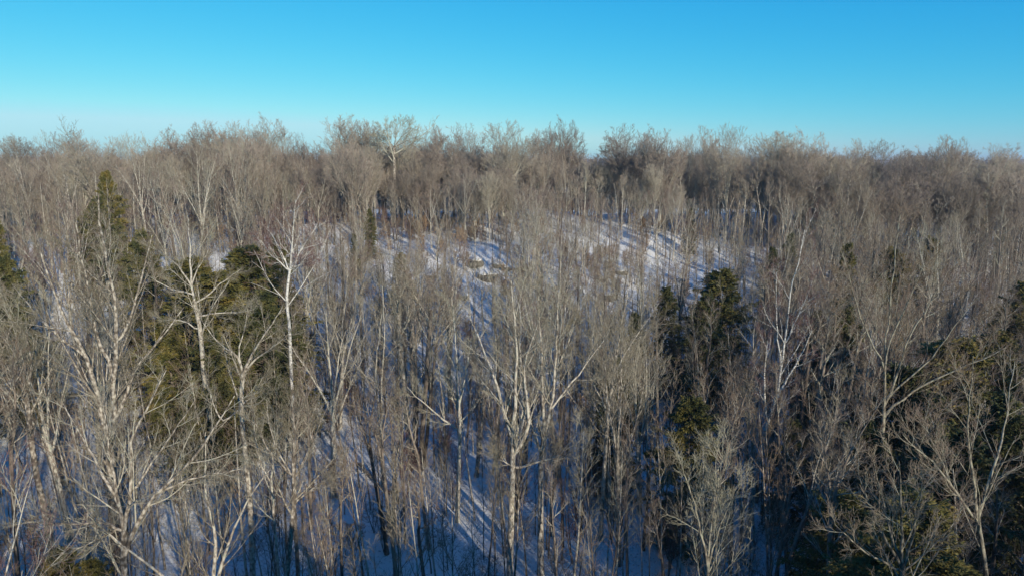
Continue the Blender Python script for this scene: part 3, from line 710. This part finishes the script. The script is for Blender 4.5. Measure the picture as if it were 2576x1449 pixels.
HCLEAR = [(h_[3][0], h_[5]) for h_ in HERO if h_[5] <= 40]
slope = lambda x, y: (-22 < x < 34 and 72 < y < 118)
rest_near = []; n_ind = 0; MAXI = 300 - 24 - 28
for (x, y, a, b, c) in cand:
    z = float(ground(x, y)); u, v = to_px((x, y, z))
    if y > 108: hcap = sky_h(x, y) * 0.97 - (1.2 + 6.0 * c) * y / 130
    elif y > 60: hcap = min(8.5 + 7.5 * c, sky_h(x, y) * 0.92)
    else: hcap = 8 + 8.5 * c
    if y < 60 and 1650 < u < 1950: hcap = 9 + 5.5 * c
    if y < 60 and u >= 1950: hcap = 10 + 6 * c
    if slope(x, y): hcap = 7 + 5 * c
    # keep the snow openings the photograph shows
    if 1290 < u < 1560 and 560 < v < 660 and a < 0.62: continue
    if 1480 < u < 1920 and 600 < v < 790 and a < 0.68: continue
    if 870 < u < 1120 and 1090 < v < 1330 and a < 0.75: continue
    if 1150 < u < 1270 and 640 < v < 800 and a < 0.8: continue
    if 1175 < u < 1260 and 640 < v < 950 and a < 0.6: continue
    if y > 108: k = int(a * 6); tm, hh, = None, None
    if y > 108: tm, hh, desc = FAR[k], (15 if k < 4 else 16), ['grey crowned', 'brown crowned', 'broad crowned', 'brown dense', 'slender', 'reddish'][k]
    else:
        if slope(x, y): k = [4, 5, 2, 6, 9][int(a * 5)]
        else: k = [0, 1, 2, 3, 4, 5, 6, 7, 8, 9, 4, 5, 9, 5, 4, 5, 9, 5, 4, 9][int(a * 20)]
        tm, hh, desc = NEAR[k], NH[k], DESC[k]
    if 385 < u < 730 and 29 < y < 55: continue
    if any(y < hd + 1 and abs(u - hu) < (60 if hd < 30 else 42) for hu, hd in HCLEAR): continue
    birch = (b < 0.06 and y < 110)
    if birch: k = int(c * 2); tm = BIRCH[k]; hh = [15, 14][k]
    s = hcap / hh; sxy = s * (0.85 + 0.3 * b)
    if n_ind < MAXI:
        if birch: label = rel_label('birch', x, y, z, hcap, 'white stemmed'); nm, cat, grp = 'birch_tree', 'birch', 'slender white birches in the wood'
        elif y > 118:
            label = f'{desc} bare tree of the far ridge row at the {side_word(u)}'; nm, cat, grp = 'bare_tree', BT, 'bare trees along the far ridge'
        else: label = rel_label('bare tree', x, y, z, hcap, desc); nm, cat, grp = 'bare_tree', BT, 'leafless trees standing in the snowy wood'
        n_ind += 1
        place_pair(nm, tm, (x, y, z - 0.1), a * 37, sxy, label, cat, grp, sz=s, tilt=((b - .5) * .16, ((a * 13.7) % 1 - .5) * .16))
    else: rest_near.append((x, y, z - 0.1, a * 37, sxy, s, k if y > 108 else 10 + k, (b - .5) * .1))
print('individual', n_ind, 'rest', len(rest_near))

# ------------------------------------------------------------------ stuff: the countless rest, scattered by geometry nodes
def scatter_object(name, pts, templates, label, cat):
    """pts: rows x, y, z, rot, sxy, sz, idx, tilt"""
    pts = np.array(pts, float)
    col = bpy.data.collections.new(name + '_kinds')
    for i, me in enumerate(templates):
        col.objects.link(bpy.data.objects.new('%s_kind_%03d' % (name, i), me))
    me = bpy.data.meshes.new(name); me.vertices.add(len(pts)); me.vertices.foreach_set('co', pts[:, :3].astype(np.float32).ravel())
    def attr(n, t, key, a):
        at_ = me.attributes.new(n, t, 'POINT'); at_.data.foreach_set(key, a)
    attr('rot', 'FLOAT_VECTOR', 'vector', np.stack([pts[:, 7], pts[:, 7] * 0.7, pts[:, 3]], 1).astype(np.float32).ravel())
    attr('scl', 'FLOAT_VECTOR', 'vector', np.stack([pts[:, 4], pts[:, 4], pts[:, 5]], 1).astype(np.float32).ravel())
    attr('idx', 'INT', 'value', pts[:, 6].astype(np.int32))
    o = bpy.data.objects.new(name, me); C.objects.link(o)
    ng = bpy.data.node_groups.new(name, 'GeometryNodeTree')
    ng.interface.new_socket('Geometry', in_out='INPUT', socket_type='NodeSocketGeometry')
    ng.interface.new_socket('Geometry', in_out='OUTPUT', socket_type='NodeSocketGeometry')
    N = ng.nodes.new; L = ng.links.new
    gi = N('NodeGroupInput'); go = N('NodeGroupOutput'); ip = N('GeometryNodeInstanceOnPoints'); ci = N('GeometryNodeCollectionInfo')
    ci.inputs['Collection'].default_value = col; ci.inputs['Separate Children'].default_value = True
    ip.inputs['Pick Instance'].default_value = True
    def named(n, t):
        k = N('GeometryNodeInputNamedAttribute'); k.data_type = t; k.inputs['Name'].default_value = n
        return [s for s in k.outputs if s.enabled and s.name == 'Attribute'][0]
    L(gi.outputs[0], ip.inputs['Points']); L(ci.outputs[0], ip.inputs['Instance'])
    L(named('idx', 'INT'), ip.inputs['Instance Index']); L(named('rot', 'FLOAT_VECTOR'), ip.inputs['Rotation']); L(named('scl', 'FLOAT_VECTOR'), ip.inputs['Scale'])
    L(ip.outputs[0], go.inputs[0])
    md = o.modifiers.new('scatter', 'NODES'); md.node_group = ng
    tag(o, label, cat, kind='stuff')
    return o

FARJ = [joined('far_kind', *t) for t in FAR]; NEARJ = [joined('near_kind', *t) for t in NEAR]
wood = list(rest_near)
g = np.random.default_rng(77)
# beyond the ridge
for _ in range(900):
    y = 155 + 330 * g.random() ** 1.2; x = g.uniform(-1, 1) * (y * 0.80 + 15)
    tp_ = at(to_px((x, y, CZ))[0], g.uniform(368, 402), y)[2] - float(ground(x, y)); h = min(max(5.0, tp_), 17.0); s = h / 16
    wood.append((x, y, float(ground(x, y)), g.uniform(0, 6.28), s * g.uniform(0.9, 1.3), s, int(g.integers(0, 6)), 0))
# the wood goes on beside and behind the drone
for _ in range(1300):
    x = g.uniform(-35, 95); y = g.uniform(-80, 45)
    u, v = to_px((x, y, CZ - 10)) if y > 5 else (-999, 0)
    h = g.uniform(14, 19)
    if y > 3 and -150 < u < W + 150:                      # under the drone: only what stays below the bottom edge of the view
        if y > 27: continue
        h = min(h, CZ - 2.0 - 0.69 * max(y + 1, 1) - float(ground(x, y)))
        if h < 5: continue
    elif x * x + y * y < 12 ** 2: h = 10
    s = h / 16
    wood.append((x, y, float(ground(x, y)), g.uniform(0, 6.28), s, s, 10 + int(g.integers(0, 10)), 0))
for _ in range(120):  # unseen hemlocks added as sun blockers to shade the foreground snow
    x = g.uniform(-32, 60); y = g.uniform(-45, 26)
    if y > 3 and abs(x) < y * 0.85 + 5:
        h = CZ - 0.69 * max(y + 1, 1) - float(ground(x, y)) - 4
        if h < 6: continue
        h = min(h, 15)
    elif x * x + y * y < 10 ** 2: continue
    else: h = g.uniform(12, 18)
    wood.append((x, y, float(ground(x, y)), g.uniform(0, 6.28), h / 14, h / 14, 20, 0))
for _ in range(16):  # more hemlocks added out of view, shading the snow at lower left
    x = g.uniform(-12, 24); y = g.uniform(-10, 17)
    if x * x + y * y < 16: continue
    h = min(18.0, CZ - 0.69 * max(y + 1, 1) - float(ground(x, y)) - 4)
    wood.append((x, y, float(ground(x, y)), g.uniform(0, 6.28), h / 14, h / 14, 20, 0))
# reindex: far kinds 0-5, near kinds 6-15
wood = [(a, b, c, d, e, f, (k if k < 10 else k - 4), t) for a, b, c, d, e, f, k, t in wood]
scatter_object('far_wood', wood, FARJ + NEARJ + [joined('far_kind', *HEM[0])], 'leafless grey brown wood beyond the ridge and around the clearing', 'wood')  # last kind: the evergreen hemlock, added only out of view for shade

# ------------------------------------------------------------------ saplings and brush
SAP = [sapling(301, 5), sapling(302, 6), sapling(303, 4, True), sapling(304, 5, twig=M_twig_red), sapling(305, 4, multi=4), sapling(306, 3, True, multi=3), sapling(307, 6, twig=M_twig_grey, stem=M_bark), sapling(308, 5, twig=M_twig_red, multi=5)]
def pole(seed, Ht, stem, twig):
    g = np.random.default_rng(seed)
    P0, R0 = grow(np.zeros((1, 3)), np.array([[g.normal(0, .05), g.normal(0, .05), 1.0]]), np.array([Ht]), np.array([0.0075 * Ht]), 12, 0.03, 0.05, g, 0.15)
    S1, D1, L1, r1 = spawn(P0, R0, 16, 0.42, 0.98, 20, 40, 0.24, 0.5, g, lshape=0.5)
    P1, R1 = grow(S1, D1, L1, np.maximum(r1, 0.008), 6, 0.06, 0.05, g, 0.4)
    S2, D2, L2, _ = spawn(P1, R1, 6, 0.15, 1, 18, 40, 0.45, 0.7, g)
    P2, R2 = grow(S2, D2, np.maximum(L2, 0.2), np.full(len(S2), 0.006), 4, 0.07, 0.04, g, 0.8)
    S3, D3, L3, _ = spawn(P2, R2, 3, 0.2, 1, 15, 40, 0.6, 0.7, g)
    P3, R3 = grow(S3, D3, np.maximum(L3, 0.15), np.full(len(S3), 0.0048), 3, 0.07, 0.03, g, 0.8)
    return mesh_from('stem', [(P0, R0, 6, 0)], [stem]), mesh_from('twigs', [(P1, R1, 3, 0), (P2, R2, 3, 0), (P3, R3, 3, 0)], [twig]), None
SAP += [pole(311, 9, M_bark, M_twig_grey), pole(312, 8, M_dark_bark, M_twig_brown), pole(313, 10, M_bark, M_twig_brown), pole(314, 9, M_dark_bark, M_twig_grey)]
SD = ['thin brown', 'tall thin brown', 'tan leaved', 'reddish', 'many stemmed brown', 'tan leaved many stemmed', 'pale grey', 'reddish many stemmed', 'tall pole-like pale', 'dark pole-like', 'tallest pole-like pale', 'pole-like dark grey']
def sap_pick(a, x, y):
    if slope(x, y) and a < 0.45: return 2 if a < 0.25 else 5
    q = (a * 7.77) % 1
    if q < 0.42: return 8 + int(q / 0.42 * 4)
    return int((q - 0.42) / 0.58 * 8)
brush = []; n_s = 0; sc_ = {}
g = np.random.default_rng(91)
S = []
for _ in range(5200):
    y = 26 + 112 * g.random() ** 0.85; x = g.uniform(-1, 1) * (y * 0.80 + 6)
    S.append((y, x, g.random(), g.random()))
S.sort()
for y, x, a, b in S:
    z = float(ground(x, y)); u, v = to_px((x, y, z)); k = sap_pick(a, x, y)
    if k < 8:
        if 870 < u < 1120 and 1090 < v < 1330 and b < 0.75: continue
        if y < 50 and (a * 91) % 1 < 0.40: continue
        if 1172 < u < 1268 and 640 < v < 860: continue
        if 1560 < u < 1900 and 600 < v < 790 and b < 0.7: continue
        if 1290 < u < 1560 and 550 < v < 640 and b < 0.5: continue
    elif 1172 < u < 1268 and 640 < v < 780 and b < 0.7: continue
    s = 0.45 + 0.75 * b
    if n_s < 220 and -60 < u < W + 60 and v < H + 80:
        lab = rel_label('sapling', x, y, z, 4, SD[k])
        place_pair('sapling', SAP[k], (x, y, z - 0.05), a * 50, s, lab, 'sapling', 'saplings growing out of the snow', ('stem', 'twigs', 'leaves')); n_s += 1
    else: brush.append((x, y, z - 0.05, a * 50, s, s, k, (b - .5) * .2))
def jn(t):
    m = joined('sap', t[0], t[1])
    return joined('sap', m, t[2]) if t[2] else m
scatter_object('undergrowth', brush, [jn(t) for t in SAP], 'thin brown saplings and brush covering the snowy slope', 'undergrowth')

# ------------------------------------------------------------------ boulders and a fallen log
import bmesh
M_cap = snow_material('snow_cap')
def boulder(seed):
    bm = bmesh.new(); bmesh.ops.create_icosphere(bm, subdivisions=4, radius=1)
    g = np.random.default_rng(seed); pl = norm(g.normal(0, 1, (11, 3))); of = g.uniform(0.6, 0.95, 11)
    for v in bm.verts:
        c = np.array(v.co)
        for p, o_ in zip(pl, of):
            k = c @ p
            if k > o_: c = c - p * (k - o_)
        c = c + norm(c[None])[0] * 0.03 * math.sin(c[0] * 13 + seed) * math.sin(c[1] * 11) 
        v.co = c * [1.15, 0.9, 0.62]
    me = bpy.data.meshes.new('rock'); bm.to_mesh(me)
    # snow lying on the top
    for f in list(bm.faces):
        if f.normal.z < 0.55 or f.calc_center_median().z < 0.12: bm.faces.remove(f)
    for v in list(bm.verts):
        if not v.link_faces: bm.verts.remove(v)
    bm.normal_update()
    r = bmesh.ops.solidify(bm, geom=bm.faces[:], thickness=-0.13)
    for v in bm.verts: v.co.z += 0.01
    mc = bpy.data.meshes.new('snow_cap'); bm.to_mesh(mc); bm.free()
    me.materials.append(M_rock); mc.materials.append(M_cap)
    for m_ in (me, mc): m_.polygons.foreach_set('use_smooth', np.ones(len(m_.polygons), bool))
    return me, mc
BO = [boulder(1), boulder(2), boulder(3)]
for i, (u, v, s, lab) in enumerate([
    (1226, 704, 1.5, 'largest snow capped boulder in the sunny gap near centre'), (1195, 668, 1.4, 'upper boulder left of the largest snow capped one'),
    (1255, 672, 0.9, 'small dark boulder right of the largest snow capped one'), (1130, 742, 1.0, 'boulder low on the left of the sunny slope'),
    (1166, 750, 0.8, 'small boulder next to the low left one'), (1530, 752, 1.2, 'dark boulder ledge below the bright right slope'),
    (1512, 708, 0.9, 'boulder on the bright right slope'), (1562, 690, 0.9, 'boulder highest on the bright right slope'),
    (1545, 722, 0.7, 'small boulder in the middle of the bright right slope'), (1700, 770, 1.1, 'boulder beside the dark slope hemlock'),
    (905, 660, 1.0, 'small snow covered boulder left of the sunny slope'), (790, 700, 0.9, 'snow covered boulder right of the white birch'),
    (1085, 700, 0.9, 'boulder between bare trunks left of the sunny gap'), (1030, 1128, 0.5, 'small dark boulder left of the tight trunk clump'),
    (990, 1240, 0.5, 'low boulder beside the forked pale trunk')]):
    p = on_ground(u, v)
    place_pair('boulder', BO[i % 3], (p[0], p[1], float(ground(p[0], p[1])) + 0.12 * s), i * 1.3, s, lab, 'boulder', 'boulders on the snowy slope', ('rock', 'snow_cap'))
def log(u0, v0, u1, v1, r, lab):
    a = on_ground(u0, v0); b = on_ground(u1, v1)
    g = np.random.default_rng(int(u0)); n = 12; P = np.stack([a + (b - a) * t for t in np.linspace(0, 1, n)]); P[:, 2] = ground(P[:, 0], P[:, 1]) + r * 1.2 + g.normal(0, 0.03, n)
    org = P[0].copy(); P = (P - org)[None]; Rr = (r * np.linspace(1, 0.5, n))[None]
    root = bpy.data.objects.new('fallen_log', None); C.objects.link(root); root.location = org; tag(root, lab, 'log')
    obj('trunk', mesh_from('trunk', [(P, Rr, 8, 0)], [M_dark_bark]), root)
    S_, D_, L_, R_ = spawn(P, Rr, 6, 0.3, 0.95, 35, 70, 0.2, 0.4, g); D_[:, 2] = np.abs(D_[:, 2]); Pb, Rb = grow(S_, D_, L_, R_, 5, 0.1, 0, g, 0.2)
    obj('branch_stubs', mesh_from('branch_stubs', [(Pb, Rb, 4, 0)], [M_dark_bark]), root)
log(1262, 682, 1345, 676, 0.22, 'fallen log lying on the snow right of the largest boulder')
log(905, 1175, 955, 1230, 0.14, 'thin fallen log on the bright snow left of the trunk clump')
log(2010, 735, 2075, 700, 0.25, 'fallen log on shaded snow right of the leaning birch')

# ------------------------------------------------------------------ haze: thin winter air
USE_HAZE = True
if USE_HAZE:
    x0, x1, y0, y1, z0, z1 = -5200, 5200, -460, 5300, -70, 62
    v = [(x, y, z) for x in (x0, x1) for y in (y0, y1) for z in (z0, z1)]
    f = [(0, 1, 3, 2), (4, 6, 7, 5), (0, 4, 5, 1), (2, 3, 7, 6), (0, 2, 6, 4), (1, 5, 7, 3)]
    hm = bpy.data.materials.new('haze'); hm.use_nodes = True; n = hm.node_tree; n.nodes.clear()
    pv = n.nodes.new('ShaderNodeVolumePrincipled'); pv.inputs['Color'].default_value = (0.72, 0.84, 1.0, 1); pv.inputs['Density'].default_value = 0.0002; pv.inputs['Anisotropy'].default_value = 0.2
    ou = n.nodes.new('ShaderNodeOutputMaterial'); n.links.new(pv.outputs[0], ou.inputs['Volume'])
    me = bpy.data.meshes.new('haze'); me.from_pydata(v, [], f); me.materials.append(hm)
    o = bpy.data.objects.new('haze', me); C.objects.link(o); tag(o, 'thin bluish winter haze over the whole wood', 'haze', kind='stuff')
print('objects', len(bpy.data.objects), 'tris(unique)', sum(len(m.polygons) for m in bpy.data.meshes) * 2)
